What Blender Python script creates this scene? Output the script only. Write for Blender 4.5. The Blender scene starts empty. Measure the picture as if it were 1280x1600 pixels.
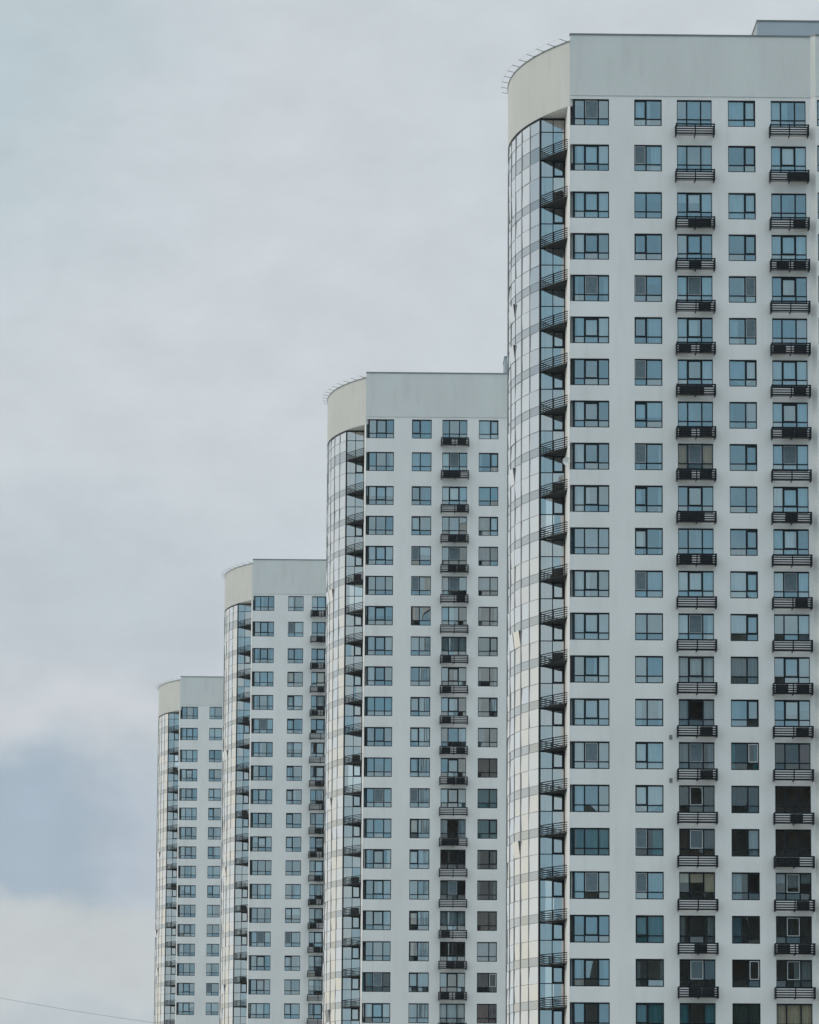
import bpy, math, random
from mathutils import Matrix, Vector
C = bpy.context.scene.collection
SC = bpy.context.scene
R_ = math.radians
random.seed(7)

# ------------------------------------------------------------------ camera
EYE = 2.0                                   # camera height above the ground, metres
FPX, PITCH, ROLL = 7081.75, 0.15498, 0.00608  # focal length in photo pixels (1280 x 1600)
cam_data = bpy.data.cameras.new('camera')
cam = bpy.data.objects.new('camera', cam_data); C.objects.link(cam)
cam_data.sensor_fit = 'VERTICAL'; cam_data.sensor_height = 24.0
cam_data.lens = 24.0 * FPX / 1600.0
cam_data.clip_start = 0.5; cam_data.clip_end = 20000
cam.matrix_world = Matrix.Translation((0, 0, EYE)) @ Matrix.Rotation(math.pi/2 + PITCH, 4, 'X') @ Matrix.Rotation(ROLL, 4, 'Z')
SC.camera = cam

# ------------------------------------------------------------------ sun and exposure
SUN_AZ, SUN_EL = R_(-93), R_(19)            # azimuth from +Y towards +X: low, straight from the left
sun_dir = Vector((math.sin(SUN_AZ)*math.cos(SUN_EL), math.cos(SUN_AZ)*math.cos(SUN_EL), math.sin(SUN_EL)))
sd = bpy.data.lights.new('sun', 'SUN'); sd.energy = 0.7; sd.angle = R_(14); sd.color = (1.0, 0.84, 0.62)
so = bpy.data.objects.new('sun', sd); C.objects.link(so)
so.rotation_euler = sun_dir.to_track_quat('Z', 'Y').to_euler()
SC.view_settings.view_transform = 'Standard'; SC.view_settings.look = 'None'
SC.view_settings.exposure = 0.0; SC.view_settings.gamma = 1.0

def lin(r, g, b):
    f = lambda c: (c/255/12.92 if c/255 <= 0.04045 else ((c/255+0.055)/1.055)**2.4)
    return (f(r), f(g), f(b), 1)

# ------------------------------------------------------------------ sky (world): clouds by direction over a Nishita sky
def view_angles(px, py):
    """direction (azimuth, elevation in degrees) of a photo pixel, to know where the clouds stand in the sky"""
    x, y = px-640, py-800
    a = x*math.cos(ROLL) + y*math.sin(ROLL); b = -x*math.sin(ROLL) + y*math.cos(ROLL)
    X, v = a/FPX, -b/FPX
    Y = math.cos(PITCH) - v*math.sin(PITCH); Z = math.sin(PITCH) + v*math.cos(PITCH)
    return math.degrees(math.atan2(X, Y)), math.degrees(math.atan2(Z, math.hypot(X, Y)))

W = bpy.data.worlds.new('World'); SC.world = W; W.use_nodes = True
nt = W.node_tree; nt.nodes.clear()
def N(t, **k):
    n = nt.nodes.new(t)
    for a, b in k.items(): setattr(n, a, b)
    return n
def L(a, b): nt.links.new(a, b)
def M(op, a, b=None, c=None, clamp=False):
    n = N('ShaderNodeMath', operation=op); n.use_clamp = clamp
    for i, v in enumerate((a, b, c)):
        if v is None: continue
        if isinstance(v, (int, float)): n.inputs[i].default_value = v
        else: L(v, n.inputs[i])
    return n.outputs[0]
def mixc(fac, a, b):
    n = N('ShaderNodeMix', data_type='RGBA')
    if isinstance(fac, (int, float)): n.inputs[0].default_value = fac
    else: L(fac, n.inputs[0])
    for s, v in ((6, a), (7, b)):
        if isinstance(v, tuple): n.inputs[s].default_value = v
        else: L(v, n.inputs[s])
    return n.outputs[2]
tc = N('ShaderNodeTexCoord'); sep = N('ShaderNodeSeparateXYZ'); L(tc.outputs['Generated'], sep.inputs[0])
az = M('MULTIPLY', M('ARCTAN2', sep.outputs[0], sep.outputs[1]), 57.2958)
el = M('MULTIPLY', M('ARCSINE', sep.outputs[2]), 57.2958)
def noise(scale, detail, rough, off=0.0, sy=1.0):
    cmb = N('ShaderNodeCombineXYZ'); L(M('ADD', az, off), cmb.inputs[0]); L(M('MULTIPLY', el, sy), cmb.inputs[1])
    n = N('ShaderNodeTexNoise'); L(cmb.outputs[0], n.inputs['Vector'])
    n.inputs['Scale'].default_value = scale; n.inputs['Detail'].default_value = detail; n.inputs['Roughness'].default_value = rough
    return n
n1 = noise(0.42, 6, 0.58, 0, 1.4); n2 = noise(0.42, 6, 0.58, 37.0, 1.4)
n3 = noise(0.9, 5, 0.6, 80, 1.8)
waz = M('ADD', az, M('MULTIPLY', M('SUBTRACT', n1.outputs[0], 0.5), 3.4))
wel = M('ADD', el, M('MULTIPLY', M('SUBTRACT', n2.outputs[0], 0.5), 2.6))
def blob(col, c_az, c_el, r_az, r_el, col2, soft=0.55, amount=1.0, warp=True):
    dx = M('DIVIDE', M('SUBTRACT', waz if warp else az, c_az), r_az); dy = M('DIVIDE', M('SUBTRACT', wel if warp else el, c_el), r_el)
    d = M('SQRT', M('ADD', M('MULTIPLY', dx, dx), M('MULTIPLY', dy, dy)))
    mr = N('ShaderNodeMapRange', interpolation_type='SMOOTHSTEP'); L(d, mr.inputs[0])
    mr.inputs[1].default_value = 1.0 - soft; mr.inputs[2].default_value = 1.0 + soft
    mr.inputs[3].default_value = amount; mr.inputs[4].default_value = 0.0
    return mixc(mr.outputs[0], col, col2)
def pb(col, px, py, rx, ry, c, **k):                 # the same, centred where photo pixel (px, py) looks, radii in pixels
    a, e = view_angles(px, py)
    return blob(col, a, e, rx/FPX*57.3, ry/FPX*57.3, c, **k)
col = mixc(0.0, lin(204, 212, 217), lin(204, 212, 217))
# the sky behind the viewer (what the flat windows mirror) is bluer
back = N('ShaderNodeMapRange', interpolation_type='SMOOTHSTEP'); L(sep.outputs[1], back.inputs[0])
back.inputs[1].default_value = 0.1; back.inputs[2].default_value = -0.8
backlow = N('ShaderNodeMapRange', interpolation_type='SMOOTHSTEP'); L(el, backlow.inputs[0])
backlow.inputs[1].default_value = 50; backlow.inputs[2].default_value = 15
n4 = noise(0.16, 4, 0.6, 11, 1.3)
bk = N('ShaderNodeMapRange', interpolation_type='SMOOTHSTEP'); L(n4.outputs[0], bk.inputs[0]); bk.inputs[1].default_value = .40; bk.inputs[2].default_value = .62
col = mixc(M('MULTIPLY', back.outputs[0], backlow.outputs[0]), col, mixc(bk.outputs[0], lin(144, 184, 204), lin(190, 210, 218)))
# brighter overhead
top = N('ShaderNodeMapRange', interpolation_type='SMOOTHSTEP'); L(el, top.inputs[0])
top.inputs[1].default_value = 19; top.inputs[2].default_value = 58
col = mixc(top.outputs[0], col, lin(222, 226, 227))
# warm bright low sky on the sunny side, darker bluer cloud above it
col = blob(col, -64, 18, 23, 9.5, lin(122, 146, 164), soft=0.35, warp=False)
n5 = noise(0.10, 4, 0.6, 53, 2.2)
lk = N('ShaderNodeMapRange', interpolation_type='SMOOTHSTEP'); L(n5.outputs[0], lk.inputs[0]); lk.inputs[1].default_value = .42; lk.inputs[2].default_value = .6
col = blob(col, -34, 0, 36, 7.5, mixc(lk.outputs[0], lin(225, 222, 211), lin(214, 222, 228)), soft=0.45, warp=False)
# the clouds in view
col = pb(col, 60, 190, 230, 260, lin(184, 201, 207), soft=0.7, amount=0.8)
col = pb(col, 330, 420, 330, 300, lin(207, 214, 219), soft=0.6, amount=0.7)
col = pb(col, 120, 950, 420, 150, lin(192, 201, 209), soft=0.7, amount=0.85)
col = pb(col, 120, 1130, 270, 60, lin(206, 211, 217), soft=0.8, amount=0.9)
col = pb(col, 25, 1310, 265, 140, lin(168, 184, 199), soft=0.45)
col = pb(col, 300, 1330, 140, 150, lin(182, 193, 206), soft=0.6, amount=0.7)
col = pb(col, 90, 1475, 330, 62, lin(198, 204, 206), soft=0.7, amount=0.95)
col = pb(col, 120, 1600, 400, 60, lin(188, 198, 205), soft=0.7, amount=0.9)
# fine cloud texture
tex = N('ShaderNodeMapRange'); L(n3.outputs[0], tex.inputs[0]); tex.inputs[1].default_value = 0.3; tex.inputs[2].default_value = 0.7
tex.inputs[3].default_value = 9.6; tex.inputs[4].default_value = 10.42
vs = N('ShaderNodeVectorMath', operation='SCALE'); L(col, vs.inputs[0]); L(tex.outputs[0], vs.inputs['Scale'])
sky = N('ShaderNodeTexSky', sky_type='NISHITA'); sky.sun_disc = False
sky.sun_elevation = SUN_EL; sky.sun_rotation = SUN_AZ
thin = N('ShaderNodeMapRange'); L(top.outputs[0], thin.inputs[0]); thin.inputs[3].default_value = 1.0; thin.inputs[4].default_value = 1.95   # the cloud is thinner and brighter overhead
vs2 = N('ShaderNodeVectorMath', operation='SCALE'); L(vs.outputs[0], vs2.inputs[0]); L(thin.outputs[0], vs2.inputs['Scale'])
fin = mixc(0.94, sky.outputs[0], vs2.outputs[0])
bg = N('ShaderNodeBackground'); L(fin, bg.inputs[0]); bg.inputs[1].default_value = 0.1
out = N('ShaderNodeOutputWorld'); L(bg.outputs[0], out.inputs[0])

# ------------------------------------------------------------------ materials
def new_mat(name):
    m = bpy.data.materials.new(name); m.use_nodes = True
    return m, m.node_tree.nodes, m.node_tree.links, m.node_tree.nodes['Principled BSDF']
def flat(name, rgb, rough=0.6, metal=0.0, var=0.0, scale=3.0, stretch=(1, 1, 1), spec=0.5):
    m, n, l, p = new_mat(name)
    p.inputs['Specular IOR Level'].default_value = spec
    p.inputs['Roughness'].default_value = rough; p.inputs['Metallic'].default_value = metal
    p.inputs['Base Color'].default_value = (*rgb, 1)
    if var:
        t = n.new('ShaderNodeTexCoord'); mp = n.new('ShaderNodeMapping'); mp.inputs['Scale'].default_value = stretch
        l.new(t.outputs['Object'], mp.inputs[0])
        ns = n.new('ShaderNodeTexNoise'); ns.inputs['Scale'].default_value = scale; ns.inputs['Detail'].default_value = 6
        l.new(mp.outputs[0], ns.inputs['Vector'])
        r = n.new('ShaderNodeMapRange'); r.inputs[1].default_value = .3; r.inputs[2].default_value = .7
        r.inputs[3].default_value = 1-var; r.inputs[4].default_value = 1+var
        l.new(ns.outputs[0], r.inputs[0])
        v = n.new('ShaderNodeVectorMath'); v.operation = 'SCALE'; v.inputs[0].default_value = rgb
        l.new(r.outputs[0], v.inputs['Scale']); l.new(v.outputs[0], p.inputs['Base Color'])
    return m
def stucco(name, rgb, stain):
    """painted render: broad blotches, fine vertical rain streaks"""
    m, n, l, p = new_mat(name); p.inputs['Roughness'].default_value = 0.92
    t = n.new('ShaderNodeTexCoord')
    def ns(scale, stretch, lo, hi, a, b):
        mp = n.new('ShaderNodeMapping'); mp.inputs['Scale'].default_value = stretch; l.new(t.outputs['Object'], mp.inputs[0])
        x = n.new('ShaderNodeTexNoise'); x.inputs['Scale'].default_value = scale; x.inputs['Detail'].default_value = 6
        l.new(mp.outputs[0], x.inputs['Vector'])
        r = n.new('ShaderNodeMapRange'); r.inputs[1].default_value = lo; r.inputs[2].default_value = hi
        r.inputs[3].default_value = a; r.inputs[4].default_value = b; l.new(x.outputs[0], r.inputs[0]); return r.outputs[0]
    a = ns(0.22, (1, 1, .6), .3, .7, 0.94, 1.05)
    b = ns(1.3, (1, 1, .16), .53, .85, 1.0, 1-stain)
    c = ns(9.0, (1, 1, 1), .3, .7, .985, 1.015)
    m1 = n.new('ShaderNodeMath'); m1.operation = 'MULTIPLY'; l.new(a, m1.inputs[0]); l.new(b, m1.inputs[1])
    m2 = n.new('ShaderNodeMath'); m2.operation = 'MULTIPLY'; l.new(m1.outputs[0], m2.inputs[0]); l.new(c, m2.inputs[1])
    v = n.new('ShaderNodeVectorMath'); v.operation = 'SCALE'; v.inputs[0].default_value = rgb
    l.new(m2.outputs[0], v.inputs['Scale']); l.new(v.outputs[0], p.inputs['Base Color'])
    return m
def glass(name, fac, tint, refl):
    """thin window glass: part mirror, part clear, more mirror at grazing angles"""
    m = bpy.data.materials.new(name); m.use_nodes = True; n, l = m.node_tree.nodes, m.node_tree.links; n.clear()
    o = n.new('ShaderNodeOutputMaterial'); mx = n.new('ShaderNodeMixShader')
    tr = n.new('ShaderNodeBsdfTransparent'); tr.inputs[0].default_value = (*tint, 1)
    gl = n.new('ShaderNodeBsdfGlossy'); gl.inputs['Color'].default_value = (*refl, 1); gl.inputs['Roughness'].default_value = 0.0
    lw = n.new('ShaderNodeFresnel'); lw.inputs[0].default_value = 1.5
    mr = n.new('ShaderNodeMapRange'); mr.inputs[1].default_value = .04; mr.inputs[2].default_value = 1
    mr.inputs[3].default_value = fac; mr.inputs[4].default_value = 1; l.new(lw.outputs[0], mr.inputs[0])
    l.new(mr.outputs[0], mx.inputs[0]); l.new(tr.outputs[0], mx.inputs[1]); l.new(gl.outputs[0], mx.inputs[2]); l.new(mx.outputs[0], o.inputs[0])
    return m
def coated(name, rgb, fac):
    """opaque coated facade glass: strong mirror over a coloured back"""
    m = bpy.data.materials.new(name); m.use_nodes = True; n, l = m.node_tree.nodes, m.node_tree.links; n.clear()
    o = n.new('ShaderNodeOutputMaterial'); mx = n.new('ShaderNodeMixShader')
    df = n.new('ShaderNodeBsdfDiffuse'); df.inputs[0].default_value = (*rgb, 1)
    gl = n.new('ShaderNodeBsdfGlossy'); gl.inputs['Color'].default_value = (.97, .98, .98, 1); gl.inputs['Roughness'].default_value = 0.03
    lw = n.new('ShaderNodeFresnel'); lw.inputs[0].default_value = 1.6
    mr = n.new('ShaderNodeMapRange'); mr.inputs[1].default_value = .05; mr.inputs[2].default_value = .7
    mr.inputs[3].default_value = fac; mr.inputs[4].default_value = 1; l.new(lw.outputs[0], mr.inputs[0])
    l.new(mr.outputs[0], mx.inputs[0]); l.new(df.outputs[0], mx.inputs[1]); l.new(gl.outputs[0], mx.inputs[2]); l.new(mx.outputs[0], o.inputs[0])
    return m
MT = {
 'wall': stucco('painted render', (.83, .845, .845), .09),
 'parapet': stucco('parapet render', (.71, .74, .735), .13),
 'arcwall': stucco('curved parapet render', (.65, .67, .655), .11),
 'pilaster': stucco('white corner paint', (.86, .87, .87), .06),
 'coping': flat('coping metal', (.20, .23, .235), .5, .3),
 'frame': flat('dark window frame', (.004, .012, .018), .5, spec=.2),
 'rail': flat('dark railing paint', (.007, .013, .018), .6, spec=.15),
 'mull': flat('grey mullion', (.27, .275, .28), .45, .3),
 'glass': glass('window glass', .40, (.84, .95, .98), (.88, .97, 1.0)),
 'loggia': glass('loggia glass', .58, (.90, .95, .95), (.99, .97, .95)),
 'clear': glass('clear window glass', .13, (.93, .96, .96), (.9, .97, 1.0)),
 'drum': coated('mirror facade glass', (.42, .44, .44), .74),
 'spandrel': coated('spandrel glass', (.05, .10, .12), .50),
 'screen': flat('insect screen', (.13, .18, .21), .9, var=.15, scale=4),
 'whiteframe': flat('white screen frame', (.62, .66, .68), .5),
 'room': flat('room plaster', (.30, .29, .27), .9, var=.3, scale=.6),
 'ac': flat('dusty grey casing', (.022, .026, .03), .7, var=.3, scale=4, spec=.2),
 'acdark': flat('fan grille', (.008, .009, .01), .6),
 'roof': flat('roofing felt', (.10, .10, .10), .95, var=.2),
 'pent': stucco('penthouse cladding', (.47, .54, .60), .06),
 'slab': flat('balcony slab', (.06, .068, .072), .9, spec=.1),
 'cheek': flat('vent cheek', (.06, .065, .07), .6),
 'rod': flat('galvanised rod', (.40, .41, .41), .5, .4),
 'cable': flat('cable sheath', (.24, .24, .25), .7),
}
CUR = {k: flat('curtain '+k, v, .9, var=.18, scale=5, stretch=(3, 1, .15)) for k, v in {
 'white': (.80, .84, .85), 'pale blue': (.50, .64, .72), 'grey': (.32, .38, .41), 'mid blue': (.14, .28, .38), 'teal': (.08, .34, .40),
 'beige': (.84, .72, .55), 'ochre': (.78, .52, .27), 'brown': (.13, .09, .07), 'dark': (.035, .045, .05), 'red brown': (.22, .07, .06), 'green': (.05, .11, .09)}.items()}

# ------------------------------------------------------------------ mesh building helpers
class MB:
    def __init__(s): s.v = []; s.f = []; s.m = []
    def poly(s, pts, mi=0):
        i = len(s.v); s.v += [tuple(p) for p in pts]; s.f.append(tuple(range(i, i+len(pts)))); s.m.append(mi)
    def box(s, x0, x1, y0, y1, z0, z1, mi=0):
        i = len(s.v)
        s.v += [(x0, y0, z0), (x1, y0, z0), (x1, y1, z0), (x0, y1, z0), (x0, y0, z1), (x1, y0, z1), (x1, y1, z1), (x0, y1, z1)]
        for q in ((0, 3, 2, 1), (4, 5, 6, 7), (0, 1, 5, 4), (1, 2, 6, 5), (2, 3, 7, 6), (3, 0, 4, 7)):
            s.f.append(tuple(i+k for k in q)); s.m.append(mi)
    def bar(s, a, b, w, h=None, mi=0):
        """square bar from a to b"""
        a, b = Vector(a), Vector(b); d = (b-a).normalized(); up = Vector((0, 0, 1)) if abs(d.z) < .9 else Vector((0, 1, 0))
        x = d.cross(up).normalized(); z = x.cross(d); h = h or w; i = len(s.v)
        for p in (a, b):
            for sx, sz in ((-1, -1), (1, -1), (1, 1), (-1, 1)): s.v.append(tuple(p + x*(sx*w/2) + z*(sz*h/2)))
        for q in ((0, 1, 2, 3), (7, 6, 5, 4), (0, 4, 5, 1), (1, 5, 6, 2), (2, 6, 7, 3), (3, 7, 4, 0)):
            s.f.append(tuple(i+k for k in q)); s.m.append(mi)
    def prism(s, pts, z0, z1, mi=0, caps=True):
        n = len(pts)
        for k in range(n):
            a, b = pts[k], pts[(k+1) % n]
            s.poly([(a[0], a[1], z0), (b[0], b[1], z0), (b[0], b[1], z1), (a[0], a[1], z1)], mi)
        if caps:
            s.poly([(p[0], p[1], z1) for p in pts], mi); s.poly([(p[0], p[1], z0) for p in reversed(pts)], mi)
    def mesh(s, name, mats):
        me = bpy.data.meshes.new(name); me.from_pydata(s.v, [], s.f)
        for m in mats: me.materials.append(m)
        me.polygons.foreach_set('material_index', s.m); me.update(); return me
def link(name, me, parent=None, loc=(0, 0, 0), mat=None, rot=None):
    o = bpy.data.objects.new(name, me); C.objects.link(o)
    if parent: o.parent = parent
    o.location = loc
    if rot: o.rotation_euler = rot
    if mat:
        o.material_slots[0].link = 'OBJECT'; o.material_slots[0].material = mat
    return o

# ------------------------------------------------------------------ ground
g = MB(); g.poly([(-6000, -6000, 0), (6000, -6000, 0), (6000, 9000, 0), (-6000, 9000, 0)])
gr = link('ground', g.mesh('ground', [flat('dry grass and asphalt', (.19, .19, .17), .95, var=.3, scale=.01)])); gr['kind'] = 'structure'
# added unseen ridge behind the viewer, to darken reflections in the lower right windows
h = MB(); rr = random.Random(3); nx, ny = 150, 24
def ridge(x, y):
    t = max(0.0, min(1.0, (x-44)/14)); t = t*t*(3-2*t); e = max(0, 1-abs(y+75)/55)
    s = .5+.5*math.sin(x*.045+1.2); far = max(0.0, min(1.0, (420-x)/150))
    return t*far*e**.6*(62+12*s)
grid = [[(28+i*2.8, -130+j*4.8, max(-1, ridge(28+i*2.8, -130+j*4.8) + (rr.uniform(-3, 4.5) if ridge(28+i*2.8, -130+j*4.8) > 3 else 0))) for j in range(ny)] for i in range(nx)]
for i in range(nx-1):
    for j in range(ny-1): h.poly([grid[i][j], grid[i+1][j], grid[i+1][j+1], grid[i][j+1]])
hl = link('reflection_ridge', h.mesh('reflection_ridge', [flat('dark ridge', (.025, .035, .028), .95, var=.6, scale=.25)])); hl['kind'] = 'structure'

# ------------------------------------------------------------------ tower measurements (metres; u right, v back, w up from the eye)
W4 = 68.86036 + EYE
def wt(r): return W4 + {1: 9.703, 2: 6.413, 3: 3.0}.get(r, 0) if r < 4 else W4 - 3.0*(r-4)
WH = 1.92                                   # window height
WP = W4 + 14.3464                           # top of the front parapet
AT, AB = WP-.5, WP-.5-4.65                  # curved parapet top and bottom
RAD, A0 = 24.0, R_(57); AE = math.pi-A0
def arc(s, off=0.0):
    """point on the curved side, s metres of arc from the front corner, off metres outwards"""
    a = A0 + s/RAD
    return (-RAD*(math.sin(a)-math.sin(A0)) - off*math.sin(a), RAD*(math.cos(A0)-math.cos(a)) - off*math.cos(a))
SLEN = RAD*(AE-A0); S0 = 4.2; S1 = SLEN-S0
UD, VD = arc(S0)
UW = 17.0; BAY = [(17.0, 0), (17.33, -.4), (24.0, -.4)]; DEP = 2*RAD*math.cos(A0)
# column: left u, width, mullion fractions, index of the opening sash
COL = {1: (.199, 2.546, (.32, .70), 1), 2: (4.526, 1.955, (.43,), 0), 3: (7.549, 2.476, (.285, .685), 1),
       4: (11.174, 1.94, (.595,), 1), 5: (14.21, 2.48, (.285, .685), 1), 6: (17.45, 2.48, (.285, .685), 1)}
NROW = [22, 20, 18, 16]; NCOL = [6, 4, 3, 2]
TX = [11.21809, -4.3266, -19.92091, -35.38036]; TY = [312.71766, 443.22434, 572.87829, 700.0289]; PHI = 0.01641

# ---- window pieces, shared between windows
FV0, FV1 = .10, .17                         # frame depth range behind the wall face
TR = .505                                   # transom height above the sill
def panes(c, cut=()):
    u, w, fr, sash = COL[c]; xs = [0]+[f*w for f in fr]+[w]; out = []
    for i in range(len(xs)-1):
        for z0, z1, lo in ((0, TR, True), (TR, WH, False)): out.append((xs[i], xs[i+1], z0, z1, i, lo))
    return out
def frame_mesh(c, kind, rnd):
    u, w, fr, sash = COL[c]; b = MB(); t = .05
    y0, y1 = FV0, FV1
    lw = .14 if c == 1 else .05; top = .11; rw = .07 if c in (1, 2, 4) else .05
    b.box(0, lw, y0, y1, 0, WH); b.box(w-rw, w, y0, y1, 0, WH)
    b.box(lw, w-rw, y0, y1, WH-top, WH); b.box(lw, w-rw, y0, y1, 0, .08)
    xs = [f*w for f in fr]
    for x in xs: b.box(x-.05, x+.05, y0-.004, y1, .08, WH-top)
    e = [lw]+xs+[w-rw]
    for i in range(len(e)-1):
        b.box(e[i]+(.05 if i else 0), e[i+1]-(.05 if i < len(e)-2 else 0), y0, y1, TR-.042, TR+.042)
    x0 = e[sash]+(.05 if sash else 0); x1 = e[sash+1]-(.05 if sash < len(e)-2 else 0); z0, z1 = TR+.042, WH-top
    if kind in ('sash', 'vent'):            # the opening sash shows a heavier frame
        s = .05; tp = .13 if kind == 'vent' else .05
        b.box(x0, x0+s, y0-.02, y1-.01, z0, z1); b.box(x1-s, x1, y0-.02, y1-.01, z0, z1)
        b.box(x0+s, x1-s, y0-.02, y1-.01, z1-tp, z1); b.box(x0+s, x1-s, y0-.02, y1-.01, z0, z0+s)
    if kind in ('screen', 'white'):         # insect screen in a thin light frame
        s = .022 if kind == 'screen' else .045; mi = 1
        b.box(x0+.01, x0+.01+s, y0-.03, y0-.008, z0, z1, mi); b.box(x1-.01-s, x1-.01, y0-.03, y0-.008, z0, z1, mi)
        b.box(x0+.01+s, x1-.01-s, y0-.03, y0-.008, z1-s, z1, mi); b.box(x0+.01+s, x1-.01-s, y0-.03, y0-.008, z0, z0+s, mi)
    if kind == 'screen':
        b.poly([(x0+.03, y0-.015, z0+.02), (x1-.03, y0-.015, z0+.02), (x1-.03, y0-.015, z1-.02), (x0+.03, y0-.015, z1-.02)], 2)
    return b.mesh('window frame', [MT['frame'], MT['whiteframe'], MT['screen']])
def glass_mesh(c, seed, skip=None):
    rnd = random.Random(seed); b = MB(); ym = (FV0+FV1)/2
    for x0, x1, z0, z1, i, lo in panes(c):
        if skip == 'all' or (skip == 'sash' and i == COL[c][3] and not lo) or (skip == 'left' and i == 0 and not lo) or (skip == 'right' and i == len(COL[c][2]) and not lo): continue
        j = [rnd.gauss(0, .007), rnd.gauss(0, .006)]
        b.poly([(x0+.01, ym+j[0]+j[1], z0+.01), (x1-.01, ym-j[0]+j[1], z0+.01), (x1-.01, ym-j[0]-j[1], z1-.01), (x0+.01, ym+j[0]-j[1], z1-.01)])
    if not b.f: b.poly([(0.02, ym, .01), (.03, ym, .01), (.03, ym, .02), (.02, ym, .02)])
    return b.mesh('window glass', [MT['glass']])
def curtain_mesh(c, style, seed):
    """the hanging pieces of one window, a mesh each"""
    rnd = random.Random(seed); u, w, fr, sash = COL[c]; spans = []; out = []
    top = WH+.1
    if style == 'full': spans = [(-.1, w+.1, -.2, top)]
    elif style == 'left': spans = [(-.1, w*rnd.uniform(.3, .6), -.2, top)]
    elif style == 'right': spans = [(w*rnd.uniform(.45, .7), w+.1, -.2, top)]
    elif style == 'sides': spans = [(-.1, w*rnd.uniform(.12, .3), -.2, top), (w*rnd.uniform(.7, .88), w+.1, -.2, top)]
    elif style == 'blind': spans = [(-.1, w+.1, rnd.uniform(.5, 1.3), top)]
    elif style == 'halfblind':
        xs = [0]+[f*w for f in fr]+[w]
        for i in range(len(xs)-1): spans.append((xs[i]+.03, xs[i+1]-.03, rnd.choice([TR, .9, 1.2]), top))
    elif style == 'swag':                   # curtain drawn to a slant
        n = 14; b = MB()
        for k in range(n):
            x0, x1 = w*k/n, w*(k+1)/n; z0, z1 = [.1+1.6*abs(x/w-.5)**1.3 for x in (x0, x1)]
            b.poly([(x0, .32+.03*(k % 2), z0), (x1, .32+.03*((k+1) % 2), z1), (x1, .32+.03*((k+1) % 2), top), (x0, .32+.03*(k % 2), top)])
        out.append(b)
    for x0, x1, z0, z1 in spans:
        b = MB(); out.append(b)
        if style in ('blind', 'halfblind'):
            b.poly([(x0, .27, z0), (x1, .27, z0), (x1, .27, z1), (x0, .27, z1)]); continue
        x = x0; y = .33
        while x < x1-.01:
            nxn = min(x1, x+rnd.uniform(.04, .10)); y2 = .33 + rnd.uniform(-.06, .06)
            b.poly([(x, y, z0), (nxn, y2, z0), (nxn, y2, z1), (x, y, z1)]); x, y = nxn, y2
    return [b.mesh('curtain', [CUR['white']]) for b in out]
KINDS = ('plain', 'sash', 'vent', 'screen', 'white')
FM = {(c, k): frame_mesh(c, k, random) for c in COL for k in KINDS}
GM = {(c, s): glass_mesh(c, s*31+c) for c in COL for s in range(4)}
GMS = {(c, k): glass_mesh(c, 5, k) for c in COL for k in ('sash', 'left', 'right', 'all')}
CM = {(c, st, s): curtain_mesh(c, st, s*17+c) for c in COL for st in ('full', 'left', 'right', 'sides', 'blind', 'halfblind', 'swag') for s in range(3)}

# ---- basket balcony for air conditioners, below the windows of columns 3, 5
def basket_mesh(w):
    b = MB(); x0, x1 = -.11, w+.11; yf = -.88; zt, zb = -.04, -.70
    n = 5
    for k in range(n):
        z = zt - (zt-zb)*k/(n-1); t = .10 if k in (0, n-1) else .085
        b.box(x0, x1, yf, yf+.04, z-t/2, z+t/2)
        for x in (x0, x1): b.box(x-.02 if x == x0 else x-.02, x+.02, yf+.04, 0, z-t/2+.003, z+t/2-.003)
    for x in (x0, x1, (x0+x1)/2): b.box(x-.04, x+.04, yf-.012, yf+.052, zb-.06, zt+.055)
    for x in (x0-.001, x1+.001, (x0+x1)/2): b.box(x-.035, x+.035, yf+.052, 0, zb-.09, zb-.03)
    for x in (x0, x1): b.box(x-.031, x+.031, -.06, -.002, zb-.1, zt+.03)
    for k in range(1, 5): b.box(x0+.03, x1-.03, yf+.8*k/5-.015, yf+.8*k/5+.015, zb-.025, zb-.01)
    return b.mesh('basket railing', [MT['rail']])
BM = {c: basket_mesh(COL[c][1]) for c in (3, 5)}
def ac_mesh():
    b = MB(); b.box(0, .86, 0, .32, 0, .58)
    cx, cz = .32, .29; p = [(cx+.24*math.cos(t*math.pi/9), cz+.24*math.sin(t*math.pi/9)) for t in range(18)]
    for k in range(18):
        a, q = p[k], p[(k+1) % 18]
        b.poly([(a[0], -.02, a[1]), (q[0], -.02, q[1]), (q[0], 0.0, q[1]), (a[0], 0.0, a[1])])
    b.poly([(q[0], -.02, q[1]) for q in p], 1)
    for k in range(6): b.box(.62, .82, -.012, -.002, .08+.07*k, .11+.07*k, 1)
    b.box(.08, .14, .03, .29, -.05, 0); b.box(.72, .78, .03, .29, -.05, 0)
    return b.mesh('air conditioner', [MT['ac'], MT['acdark']])
ACM = ac_mesh()

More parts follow.
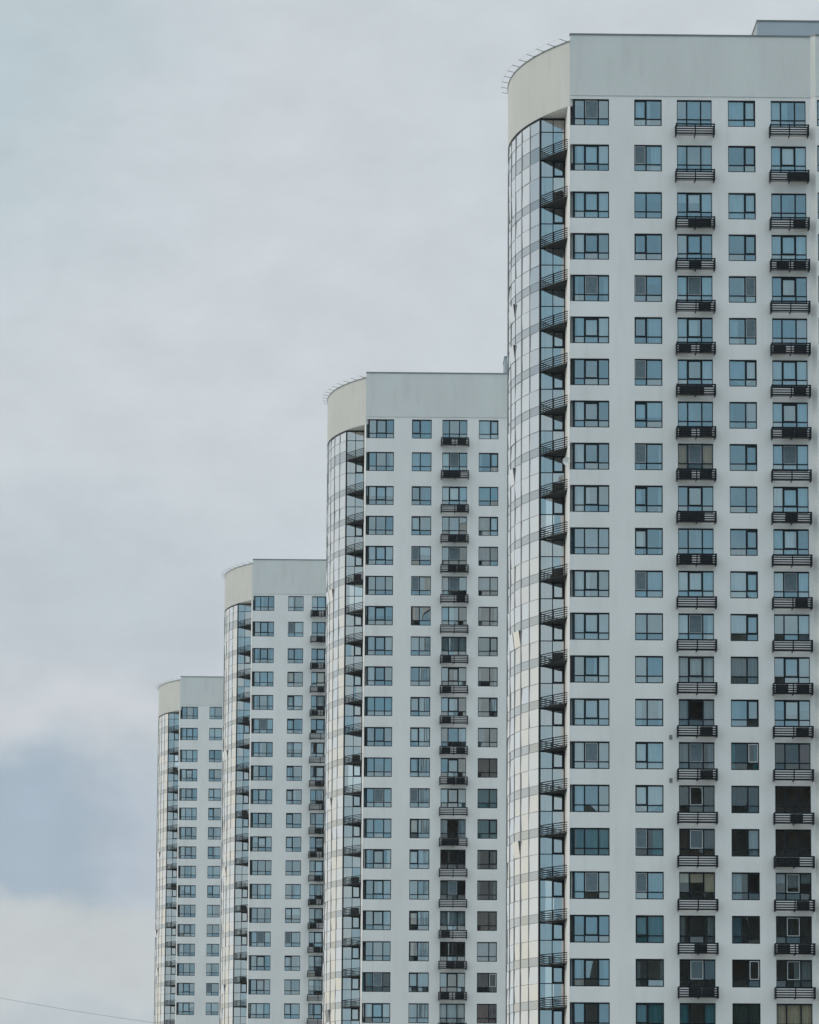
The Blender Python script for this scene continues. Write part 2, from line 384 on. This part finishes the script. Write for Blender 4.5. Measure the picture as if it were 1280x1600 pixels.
# ---- loggia pieces
def loggia_basket_mesh():
    b = MB(); n = 8; pts = [arc(.06+(S0-.1)*k/n) for k in range(n+1)]
    for k in range(5):
        z = .02+.62*k/4; t = .05 if k < 4 else .065
        for i in range(n): b.bar((*pts[i], z), (*pts[i+1], z), .045, t)
    for i in range(0, n+1, 4): b.bar((*pts[i], -.03), (*pts[i], .68), .06)
    low = [(p[0]+.02, p[1]+.03) for p in pts]
    poly = low + [(UD+.05, VD-.05), (-.03, VD-.05)]
    b.prism(poly, -.08, -.04, 1)
    return b.mesh('loggia balcony', [MT['rail'], MT['slab']])
LBM = loggia_basket_mesh()
def loggia_window_mesh(h0, h1, tr, heavy):
    """glazing between two slabs: fixed light at left, door sash at right (z from h0 up to h1)"""
    b = MB(); x0, x1, xm = UD+.10, -.18, UD+.10+(-.18-UD-.10)*.49; y0, y1 = VD, VD+.08
    b.box(xm-.03, xm+.03, y0, y1, h0, h1)
    b.box(x0, xm-.03, y0, y1, tr-.03, tr+.03); b.box(xm+.03, x1, y0, y1, tr-.03, tr+.03)
    b.box(x1-.06, x1, y0-.004, y1, h0, h1); b.box(x0, x1-.06, y0-.006, y1, h1-.07, h1)
    if heavy:
        b.box(xm+.03, xm+.12, y0-.02, y1-.01, tr+.03, h1-.07); b.box(x1-.19, x1-.06, y0-.02, y1-.01, tr+.03, h1-.07)
        b.box(xm+.12, x1-.19, y0-.02, y1-.01, tr+.03, tr+.12); b.box(xm+.12, x1-.19, y0-.02, y1-.01, h1-.15, h1-.07)
    f = b.mesh('loggia window frame', [MT['frame']])
    gl = MB(); rnd = random.Random(int(h1*100))
    for a, c in ((x0, xm), (xm, x1)):
        for p, q in ((h0, tr), (tr, h1)):
            j = rnd.gauss(0, .003); gl.poly([(a, y0+.04+j, p), (c, y0+.04-j, p), (c, y0+.04-j, q), (a, y0+.04+j, q)])
    cu = MB(); x = x0; y = .5
    while x < x1-.01:
        x2 = min(x1, x+rnd.uniform(.05, .12)); y2 = .45+rnd.uniform(-.06, .06)
        cu.poly([(x, VD+y, h0), (x2, VD+y2, h0), (x2, VD+y2, h1), (x, VD+y, h1)]); x, y = x2, y2
    return f, gl.mesh('loggia glass', [MT['loggia']]), cu.mesh('loggia curtain', [CUR['white']])

# ---- special windows of the nearest tower, read off the photograph: (row, col): (frame kind, glass, curtain style, colour)
SP = {
 (9, 3): ('screen', 'c', 'sides', 'ochre'), (14, 3): ('sash', 'c', 'full', 'white'), (15, 3): ('plain', 'sash', 'sides', 'grey'),
 (16, 3): ('screen', 'c', 'sides', 'grey'), (17, 3): ('white', 'c', 'sides', 'dark'), (18, 3): ('white', 'c', 'full', 'brown'),
 (19, 3): ('plain', 'c', 'halfblind', 'beige'), (20, 3): ('plain', 'c', 'sides', 'grey'), (21, 3): ('white', 'c', 'right', 'dark'), (22, 3): ('plain', 'c', 'sides', 'teal'),
 (12, 3): ('sash', 'g', 'full', 'white'), (13, 3): ('screen', 'g', 'sides', 'white'), (5, 3): ('screen', 'g', 'sides', 'white'),
 (10, 4): ('plain', 'g', 'right', 'dark'), (16, 4): ('white', 'c', 'sides', 'teal'), (17, 4): ('plain', 'c', 'full', 'dark'), (18, 4): ('plain', 'c', 'right', 'pale blue'),
 (19, 4): ('plain', 'right', 'left', 'pale blue'), (20, 4): ('plain', 'c', 'left', 'mid blue'), (21, 4): ('white', 'left', None, None), (22, 4): ('plain', 'c', 'full', 'green'),
 (5, 4): ('screen', 'g', 'right', 'grey'), (6, 4): ('screen', 'g', 'left', 'white'), (7, 4): ('sash', 'g', 'swag', 'pale blue'), (15, 4): ('sash', 'g', 'left', 'grey'),
 (9, 5): ('screen', 'g', 'full', 'white'), (2, 5): ('sash', 'g', 'full', 'white'), (10, 5): ('vent', 'g', 'full', 'white'), (11, 5): ('sash', 'g', 'left', 'white'),
 (16, 5): ('plain', 'c', 'right', 'red brown'), (17, 5): ('plain', 'all', None, None), (18, 5): ('plain', 'all', None, None), (19, 5): ('white', 'c', 'halfblind', 'grey'),
 (20, 5): ('white', 'c', 'left', 'dark'), (21, 5): ('white', 'c', 'right', 'grey'), (22, 5): ('plain', 'c', 'full', 'beige'), (14, 5): ('sash', 'g', 'blind', 'mid blue'), (12, 5): ('screen', 'g', 'sides', 'white'),
 (4, 1): ('sash', 'g', 'left', 'white'), (5, 1): ('screen', 'g', 'sides', 'pale blue'), (18, 1): ('plain', 'c', 'full', 'teal'), (19, 1): ('screen', 'g', 'left', 'white'), (22, 1): ('sash', 'g', 'left', 'grey'),
 (10, 1): ('sash', 'g', 'left', 'white'), (12, 1): ('sash', 'g', 'left', 'white'), (13, 1): ('sash', 'g', 'full', 'pale blue'), (15, 1): ('sash', 'g', 'full', 'pale blue'),
 (3, 2): ('plain', 'g', 'blind', 'mid blue'), (5, 2): ('screen', 'g', 'blind', 'mid blue'), (7, 2): ('screen', 'g', 'full', 'mid blue'), (12, 2): ('screen', 'g', 'full', 'pale blue'), (14, 2): ('plain', 'g', 'full', 'mid blue'),
 (16, 2): ('sash', 'g', 'full', 'white'), (18, 2): ('screen', 'c', 'right', 'teal'), (19, 2): ('screen', 'g', 'full', 'teal'), (20, 2): ('sash', 'c', 'full', 'teal'), (21, 2): ('sash', 'g', 'sides', 'pale blue'), (22, 2): ('sash', 'c', 'full', 'teal'),
}
SP2 = {(12, 4): ('plain', 'c', 'full', 'brown'), (13, 4): ('plain', 'c', 'full', 'teal'), (14, 4): ('sash', 'c', 'full', 'teal'), (15, 4): ('sash', 'c', 'sides', 'grey'), (16, 4): ('plain', 'c', 'sides', 'grey'),
 (17, 4): ('plain', 'c', 'full', 'brown'), (19, 4): ('white', 'c', 'full', 'dark'), (20, 4): ('plain', 'c', 'full', 'red brown'), (14, 3): ('plain', 'sash', 'sides', 'grey'), (15, 3): ('sash', 'c', 'right', 'dark'), (16, 3): ('screen', 'c', 'left', 'grey'),
 (13, 1): ('screen', 'g', 'full', 'teal'), (19, 1): ('screen', 'c', 'left', 'teal'), (13, 2): ('screen', 'g', 'right', 'grey')}
# baskets of the nearest tower with units: (row, col): list of u offsets
AC1 = {(3, 3): (.75, 1.5), (2, 5): (1.1, 1.75), (3, 5): (1.5,), (4, 3): (.8,), (4, 5): (.3, 1.5), (1, 3): (), (1, 5): (), (2, 3): (), (5, 5): (), (12, 3): (), (13, 3): (), (14, 3): (), (20, 3): (1.0,), (17, 5): (1.0,), (18, 5): (.0, .75), (19, 5): (1.4,), (22, 3): (), (22, 5): (), (21, 5): (), (16, 5): ()}

def ring(b, s0, s1, z0, z1, off0, off1, mi=0, n=24):
    """curved wall piece with thickness, following the arc"""
    for k in range(n):
        a, c = s0+(s1-s0)*k/n, s0+(s1-s0)*(k+1)/n
        o0, o1, i0, i1 = arc(a, off1), arc(c, off1), arc(a, off0), arc(c, off0)
        b.poly([(*o1, z0), (*o0, z0), (*o0, z1), (*o1, z1)], mi)
        b.poly([(*i0, z0), (*i1, z0), (*i1, z1), (*i0, z1)], mi)
        b.poly([(*o0, z1), (*i0, z1), (*i1, z1), (*o1, z1)], mi)
        b.poly([(*o0, z0), (*o1, z0), (*i1, z0), (*i0, z0)], mi)
    for a in (s0, s1):
        o0, i0 = arc(a, off1), arc(a, off0); b.poly([(*o0, z0), (*i0, z0), (*i0, z1), (*o0, z1)], mi)

def build_tower(t, label):
    rnd = random.Random(100+t)
    root = bpy.data.objects.new('apartment_tower', None); C.objects.link(root)
    root.location = (TX[t], TY[t], 0); root.rotation_euler = (0, 0, PHI)
    root['label'] = label; root['category'] = 'apartment tower'; root['group'] = 'row of matching apartment towers'
    nr, nc = NROW[t], NCOL[t]; rows = range(1, nr+1); cols = range(1, nc+1)
    BASE = WP-4.65+.33                      # foot of the front parapet, just above the first windows
    BASE = wt(1)+.25
    # ---- main walls with window openings
    b = MB(); D = .24
    ws = sorted({0.0, BASE} | {wt(r) for r in rows} | {wt(r)-WH for r in rows}); holes = {(round(wt(r)-WH, 4)) for r in rows}
    def front(ua, ub, v, cl):
        us = sorted({ua, ub} | {0.0 if c == 1 else COL[c][0] for c in cl} | {COL[c][0]+COL[c][1] for c in cl})
        lefts = {round(0.0 if c == 1 else COL[c][0], 4) for c in cl}
        for i in range(len(us)-1):
            hole = round(us[i], 4) in lefts
            if not hole: b.poly([(us[i], v, 0), (us[i+1], v, 0), (us[i+1], v, BASE), (us[i], v, BASE)]); continue
            for j in range(len(ws)-1):
                u0, u1, z0, z1 = us[i], us[i+1], ws[j], ws[j+1]
                if round(z0, 4) in holes:
                    if u0 > 0: b.poly([(u0, v, z0), (u0, v+D, z0), (u0, v+D, z1), (u0, v, z1)])
                    b.poly([(u1, v, z0), (u1, v, z1), (u1, v+D, z1), (u1, v+D, z0)])
                    b.poly([(u0, v, z0), (u1, v, z0), (u1, v+D, z0), (u0, v+D, z0)])
                    b.poly([(u0, v, z1), (u0, v+D, z1), (u1, v+D, z1), (u1, v, z1)])
                else: b.poly([(u0, v, z0), (u1, v, z0), (u1, v, z1), (u0, v, z1)])
    front(0, UW, 0, [c for c in cols if c < 6])
    b.poly([(17.0, 0, 0), (17.33, -.4, 0), (17.33, -.4, BASE), (17.0, 0, BASE)])
    front(17.33, 24.0, -.4, [c for c in cols if c == 6])
    b.poly([(24, -.4, 0), (24, DEP, 0), (24, DEP, BASE), (24, -.4, BASE)]); b.poly([(24, DEP, 0), (0, DEP, 0), (0, DEP, BASE), (24, DEP, BASE)])
    NV = .62                                # corner windows turn the corner this far
    for j in range(len(ws)-1):
        z0, z1 = ws[j], ws[j+1]
        if round(z0, 4) in holes:
            b.poly([(0, VD, z0), (0, NV, z0), (0, NV, z1), (0, VD, z1)])
            b.poly([(0, NV, z0), (.4, NV, z0), (.4, NV, z1), (0, NV, z1)])
            b.poly([(0, D, z0), (.4, D, z0), (.4, NV, z0), (0, NV, z0)]); b.poly([(0, D, z1), (0, NV, z1), (.4, NV, z1), (.4, D, z1)])
        else: b.poly([(0, VD, z0), (0, 0, z0), (0, 0, z1), (0, VD, z1)])
    b.poly([(0, DEP, 0), (0, DEP-VD, 0), (0, DEP-VD, BASE), (0, DEP, BASE)])
    low = min(wt(nr)-3.4, 30)
    ring(b, .0, SLEN, 0, low, -.5, -.02)    # plain base of the curved side, below the frame
    link('facade_wall', b.mesh('facade wall', [MT['wall']]), root)
    b = MB(); b.prism([(-.17, .17), (-.03, -.01), (-.004, -.01), (-.004, VD-.01), (-.17, VD-.01)], low, AB-.02)
    link('corner_pilaster', b.mesh('corner pilaster', [MT['pilaster']]), root)
    # ---- parapets, coping, roof
    b = MB()
    o = .05
    b.prism([(-.02, -o), (17.0+.02, -o), (17.33+.02, -.4-o), (24+o, -.4-o), (24+o, .3), (17.3, .3), (-.02, .3)], BASE, WP)
    b.box(24.0-.3, 24+o, .3, DEP+o, BASE, WP); b.box(-.02, 24-.3, DEP-.3, DEP+o, BASE, WP)
    link('front_parapet', b.mesh('front parapet', [MT['parapet']]), root)
    b = MB(); ring(b, .03, SLEN-.03, AB, AT, -.30, .03, 0, 48)
    link('curved_parapet', b.mesh('curved parapet', [MT['arcwall']]), root)
    b = MB()
    b.prism([(-.06, -o-.05), (17.0+.04, -o-.05), (17.33+.04, -.4-o-.05), (24+o+.05, -.4-o-.05), (24+o+.05, .36), (-.06, .36)], WP+.003, WP+.11)
    b.box(24-.36, 24+o+.05, .36, DEP+o+.05, WP+.003, WP+.11); b.box(-.06, 24-.36, DEP-.36, DEP+o+.05, WP+.003, WP+.11)
    ring(b, .03, SLEN-.03, AT+.003, AT+.09, -.34, .07, 0, 48)
    link('coping', b.mesh('coping', [MT['coping']]), root)
    b = MB(); pl = [(0.1, .1), (24, .1), (24, DEP-.1), (.1, DEP-.1)] + [arc(SLEN-.3-(SLEN-.6)*k/24, -.1) for k in range(25)]
    b.poly([(p[0], p[1], AT-1.0) for p in pl])
    link('roof', b.mesh('roof', [MT['roof']]), root)
    b = MB(); pl = [(0.02, VD+.3)] + [(0.02, .02)] + [arc(.02+(SLEN-.04)*k/32, -.02) for k in range(33)] + [(0.02, DEP-.02), (0.02, DEP-VD-.3)]
    b.poly([(p[0], p[1], AB-.003) for p in reversed(pl)])
    link('loggia_ceiling', b.mesh('loggia ceiling', [MT['wall']]), root)
    b = MB(); b.box(14.0, 22, 7.5, 11.6, AT-1.0, WP+3.15); b.box(13.96, 22.04, 7.46, 11.64, WP+3.15, WP+3.27, 1)
    link('roof_penthouse', b.mesh('roof penthouse', [MT['pent'], MT['coping']]), root)
    # ---- brackets standing out from the curved parapet, with a thin wire between their tips
    b = MB(); b.bar((0, 0, 0), (0, -.5, .10), .04); b.bar((0, .12, -.16), (0, .12, .05), .05); b.bar((0, .12, 0), (0, 0, 0), .05); sm = b.mesh('roof bracket', [MT['rod']])
    tips = []
    for k in range(11):
        s = .6+k*1.6; a = A0+s/RAD
        n = link('roof_bracket', sm, root, (*arc(s, .03), AT+.17), rot=(0, 0, a-math.pi/2+math.pi/2-math.pi/2+math.pi/2))
        n.rotation_euler = (0, 0, math.atan2(-math.cos(a), -math.sin(a))+math.pi/2)
        tips.append((*arc(s, .52), AT+.27))
    b = MB()
    for i in range(len(tips)-1): b.bar(tips[i], tips[i+1], .007)
    link('roof_wire', b.mesh('roof wire', [MT['rod']]), root)
    # ---- curved glazing: mullion grid, one strip of glass and one spandrel per storey
    bays = []; s = S0
    while s < S1-.9: bays.append((s, min(s+1.8, S1) if s+1.8 < S1-.9 else S1)); s += 1.8
    edge = [x for x, _ in bays]+[S1]
    zs = []
    levels = []                             # (band top, band bottom, transom) per storey
    for r in range(1, nr+2):
        bt = wt(r)+(.70 if r == 2 else .27); bb = wt(r)-.33
        levels.append((bt, bb, wt(r)-1.55))
    cw = MB()
    for i, x in enumerate(edge):
        wd = .15 if i % 2 == 0 else .06
        if i == 0: wd = .13
        a = A0+x/RAD; p = arc(x, .03); q = arc(x, -.05); tx, ty = -math.cos(a)*wd/2, math.sin(a)*wd/2
        cw.prism([(p[0]-tx, p[1]-ty), (p[0]+tx, p[1]+ty), (q[0]+tx, q[1]+ty), (q[0]-tx, q[1]-ty)], low, AB-.18, 1 if i == 0 else 0)
    link_zs = [z for (bt, bb, tr) in levels for z in (bt, bb, tr)]
    for z in link_zs:
        if z > AB-.3 or z < low: continue
        for (s0, s1) in bays: cw.bar((*arc(s0+.05, .005), z), (*arc(s1-.05, .005), z), .024, .028)
    ring(cw, S0-.06, S1+.06, AB-.18, AB-.004, -.12, -.01, 1)  # dark ring colours in the shadow gap under the curved parapet
    ring(cw, S0, S1, low-.1, AB-.2, -.5, -.45, 0)
    cwall = link('curved_glazing', cw.mesh('curved glazing frame', [MT['mull'], MT['frame']]), root)
    for r in range(1, nr+2):
        bt, bb, tr = levels[r-1]; nb = wt(r+1)+(.70 if r+1 == 2 else .27); topz = bb if r > 1 else AB-.18
        gm = MB(); sp = MB()
        for (s0, s1) in bays:
            P, Q = arc(s0), arc(s1)
            for z0, z1 in ((nb, tr), (tr, topz)):
                j1, j2 = max(-.02, min(.02, rnd.gauss(0, .011))), rnd.gauss(0, .009)
                gm.poly([(P[0]-j1-j2, P[1], z0), (P[0]-j1+j2, P[1], z1), (Q[0]+j1+j2, Q[1], z1), (Q[0]+j1-j2, Q[1], z0)])
            if r > 1: sp.poly([(*P, bb), (*P, bt), (*Q, bt), (*Q, bb)])
        link('glass_strip', gm.mesh('glass strip', [MT['drum']]), cwall)
        if r > 1: link('spandrel', sp.mesh('spandrel', [MT['spandrel']]), cwall)
    vents = {0: [(5, 3), (6, 3), (9, 3), (13, 2), (13, 3), (18, 2)], 1: [(6, 2), (6, 3), (13, 2), (20, 2)], 2: [(7, 2), (7, 3), (12, 2), (17, 2)], 3: [(8, 2), (12, 3), (14, 2)]}[t]
    for r, i in vents:                      # tilted vent lights in the curved glazing
        s0, s1 = bays[i]; z1 = wt(r)-.36; z0 = wt(r)-1.5; vb = MB()
        P0, Q0, P1, Q1 = arc(s0+.1, .01), arc(s1-.1, .01), arc(s0+.1, .15), arc(s1-.1, .15)
        vb.poly([(*P0, z0), (*P1, z1), (*Q1, z1), (*Q0, z0)], 0)
        vb.poly([(*P0, z0), (*P0, z1), (*P1, z1)], 1); vb.poly([(*Q0, z0), (*Q1, z1), (*Q0, z1)], 1); vb.poly([(*P0, z1), (*Q0, z1), (*Q1, z1), (*P1, z1)], 1)
        link('vent_light', vb.mesh('vent light', [MT['drum'], MT['cheek']]), root)
    # ---- loggias
    post = MB(); post.box(UD-.02, UD+.10, VD-.02, VD+.10, low, AB-.01); post.box(UD+.1, -.18, VD+.02, VD+.10, AB-.09, AB-.012)
    link('loggia_post', post.mesh('loggia post', [MT['frame']]), root)
    for r in range(1, nr+2):
        bt, bb, tr = levels[r-1]; nb = wt(r+1)-.33; topz = (bb-.0) if r > 1 else AB-.09
        f, gl, cu = loggia_window_mesh(nb+.0, topz, tr, rnd.random() < .85 and r > 1)
        lw = link('loggia_window', f, root); link('glass_pane', gl, lw)
        if rnd.random() < .9: link('curtain', cu, lw, mat=CUR[rnd.choice(['white', 'white', 'white', 'pale blue', 'grey', 'mid blue'])])
        if r > 1:
            lb = link('loggia_balcony', LBM, root, (0, 0, bb+.1))
            if rnd.random() < (.3 if t == 0 else .2): link('air_conditioner', ACM, lb, (-1.15, 1.9+rnd.uniform(0, .5), .03), rot=(0, 0, -.9))
    # ---- rooms behind the windows
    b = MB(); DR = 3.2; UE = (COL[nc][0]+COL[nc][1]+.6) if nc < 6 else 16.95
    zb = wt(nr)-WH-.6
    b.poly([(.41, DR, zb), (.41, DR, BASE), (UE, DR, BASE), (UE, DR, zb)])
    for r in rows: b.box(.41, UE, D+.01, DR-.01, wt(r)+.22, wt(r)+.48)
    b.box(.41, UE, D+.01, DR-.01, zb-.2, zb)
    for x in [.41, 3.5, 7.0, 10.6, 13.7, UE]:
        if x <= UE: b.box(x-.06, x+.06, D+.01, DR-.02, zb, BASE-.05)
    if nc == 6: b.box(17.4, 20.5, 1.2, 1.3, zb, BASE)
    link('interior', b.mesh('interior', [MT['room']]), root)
    # ---- corner side lights
    sb = MB(); sb.box(.18, .21, .20, .26, 0, WH); sb.box(.02, .08, .56, .62, 0, WH); sb.bar((.05, .59, WH-.03), (.195, .23, WH-.03), .05); sb.bar((.05, .59, .03), (.195, .23, .03), .05)
    sme = sb.mesh('corner side light frame', [MT['frame']]); b = MB()
    b.poly([(.05, .58, .03), (.19, .22, .03), (.19, .22, WH-.05), (.05, .58, WH-.05)]); gme = b.mesh('corner glass', [MT['glass']])
    for r in rows:
        cl = link('corner_side_light', sme, root, (0, 0, wt(r)-WH)); link('glass_pane', gme, cl)
    # ---- windows
    bay_windows = MB()
    for c in cols:
        u, w, fr, sash = COL[c]
        for r in rows:
            z = wt(r)-WH
            if c == 6:                      # beyond the right edge but for a sliver: one part
                y = -.4+.14
                bay_windows.box(u, u+.06, y-.04, y+.03, z, z+WH); bay_windows.box(u+w-.06, u+w, y-.04, y+.03, z, z+WH)
                bay_windows.box(u+.06, u+w-.06, y-.04, y+.03, z+WH-.085, z+WH); bay_windows.box(u+.06, u+w-.06, y-.04, y+.03, z, z+.06)
                bay_windows.box(u+.06, u+w-.06, y-.04, y+.03, z+TR-.03, z+TR+.03)
                for f in fr: bay_windows.box(u+f*w-.035, u+f*w+.035, y-.045, y+.028, z+.06, z+WH-.085)
                bay_windows.poly([(u, y, z), (u+w, y, z), (u+w, y, z+WH), (u, y, z+WH)], 1)
                continue
            spec = (SP if t == 0 else SP2 if t == 1 else {}).get((r, c))
            if spec: kind, gk, st, cc = spec
            else:
                kind = rnd.choices(KINDS, (4, 4.4, 1.5, .9, 0))[0]; gk = 'g'
                st = rnd.choices(('full', 'left', 'right', 'sides', 'blind', 'halfblind', 'swag', None), (3.4, 2.4, 1.6, 2.4, 1.2, .5, .6, 1.6))[0]
                cc = rnd.choices(('white', 'pale blue', 'grey', 'mid blue', 'teal', 'dark'), (5.5, 3, 1.6, 1.6, .35, .5))[0]
                if t in (0, 1) and r > 13 and c >= 3 and rnd.random() < .5: gk = 'c'
            wo = link('window', FM[(c, kind)], root, (u, 0, z))
            if gk in ('g', 'c'): gme = GM[(c, rnd.randrange(4))]; gmat = MT['glass'] if gk == 'g' else MT['clear']
            else: gme = GMS[(c, gk)]; gmat = MT['clear']
            if gk != 'all': link('glass_pane', gme, wo, mat=gmat)
            for cme in (CM[(c, st, rnd.randrange(3))] if st else ()):
                link('roller_blind' if 'blind' in st else 'curtain', cme, wo, mat=CUR[cc])
            if c in (3, 5):
                bk = link('basket_balcony', BM[c], root, (u, 0, z))
                us_ = AC1.get((r, c)) if t == 0 else None
                if us_ is None: us_ = rnd.choices(((), (.1,), (1.45,), (.8,), (.05, 1.5), (.1, .95), (.6, 1.5)), (2.2, 1, 1, 1, 1.5, .8, 1))[0]
                for q in us_: link('air_conditioner', ACM, bk, (q, -.62, -.66))
    if t == 0:
        vm = MB(); vm.box(-.11, .11, -.03, 0, -.16, .16)
        for k in range(4): vm.box(-.09, .09, -.045, -.03, -.13+.07*k, -.10+.07*k)
        vme = vm.mesh('wall vent', [MT['mull']])
        for r in (15, 16): link('wall_vent', vme, root, (6.98, 0, wt(r)-2.68))
        dm = MB(); pts = [(.3*math.cos(k*math.pi/8), -.10, .3*math.sin(k*math.pi/8)) for k in range(16)]
        for k in range(16): dm.poly([(0, 0, 0), pts[k], pts[(k+1) % 16]])
        dm.bar((0, 0, 0), (0, -.3, -.05), .03); dm.bar((0, 0, 0), (.12, .12, -.1), .04)
        link('satellite_dish', dm.mesh('satellite dish', [MT['whiteframe']]), root, (-.22, -.1, wt(9)-1.35), rot=(0, 0, -.5))
    if bay_windows.f:
        o = link('bay_window', bay_windows.mesh('bay windows', [MT['frame'], MT['glass']]), root); o['kind'] = 'stuff'
    return root

LABELS = ['nearest and largest pale apartment tower, cut off by the right edge of the photo',
          'second nearest pale apartment tower, just left of the largest, four window columns showing',
          'third pale apartment tower back, between the second and the smallest, three window columns showing',
          'smallest and farthest pale apartment tower at left, two window columns showing']
for t in range(4): build_tower(t, LABELS[t])

# ------------------------------------------------------------------ overhead cable, sagging past behind the farthest tower
def on_ray(px, py, Y):
    a, e = view_angles(px, py); a, e = R_(a), R_(e)
    return Vector((math.tan(a)*Y, Y, EYE + math.tan(e)*Y/math.cos(a)))
A, B = on_ray(-420, 1462, 755), on_ray(330, 1609, 755)
b = MB(); n = 40; prev = None
for k in range(n+1):
    f = k/n; p = A.lerp(B, f); p.z -= 4*f*(1-f)*1.6
    if prev is not None: b.bar(prev, p, .048)
    prev = p
cb = link('overhead_cable', b.mesh('overhead cable', [MT['cable']])); cb['label'] = 'thin dark overhead cable sloping across the sky at lower left'; cb['category'] = 'cable'

# ------------------------------------------------------------------ thin haze in the air between the eye and the farthest tower
hz = MB(); hz.box(-400, 400, -160, 860, -1.5, 100)
hm = bpy.data.materials.new('haze air'); hm.use_nodes = True; hn = hm.node_tree.nodes; hn.clear()
ho = hn.new('ShaderNodeOutputMaterial'); hp = hn.new('ShaderNodeVolumePrincipled'); hp.inputs['Color'].default_value = (.90, .94, .97, 1); hp.inputs['Density'].default_value = 0.00005
hm.node_tree.links.new(hp.outputs[0], ho.inputs['Volume'])
hob = link('haze', hz.mesh('haze', [hm])); hob['kind'] = 'stuff'
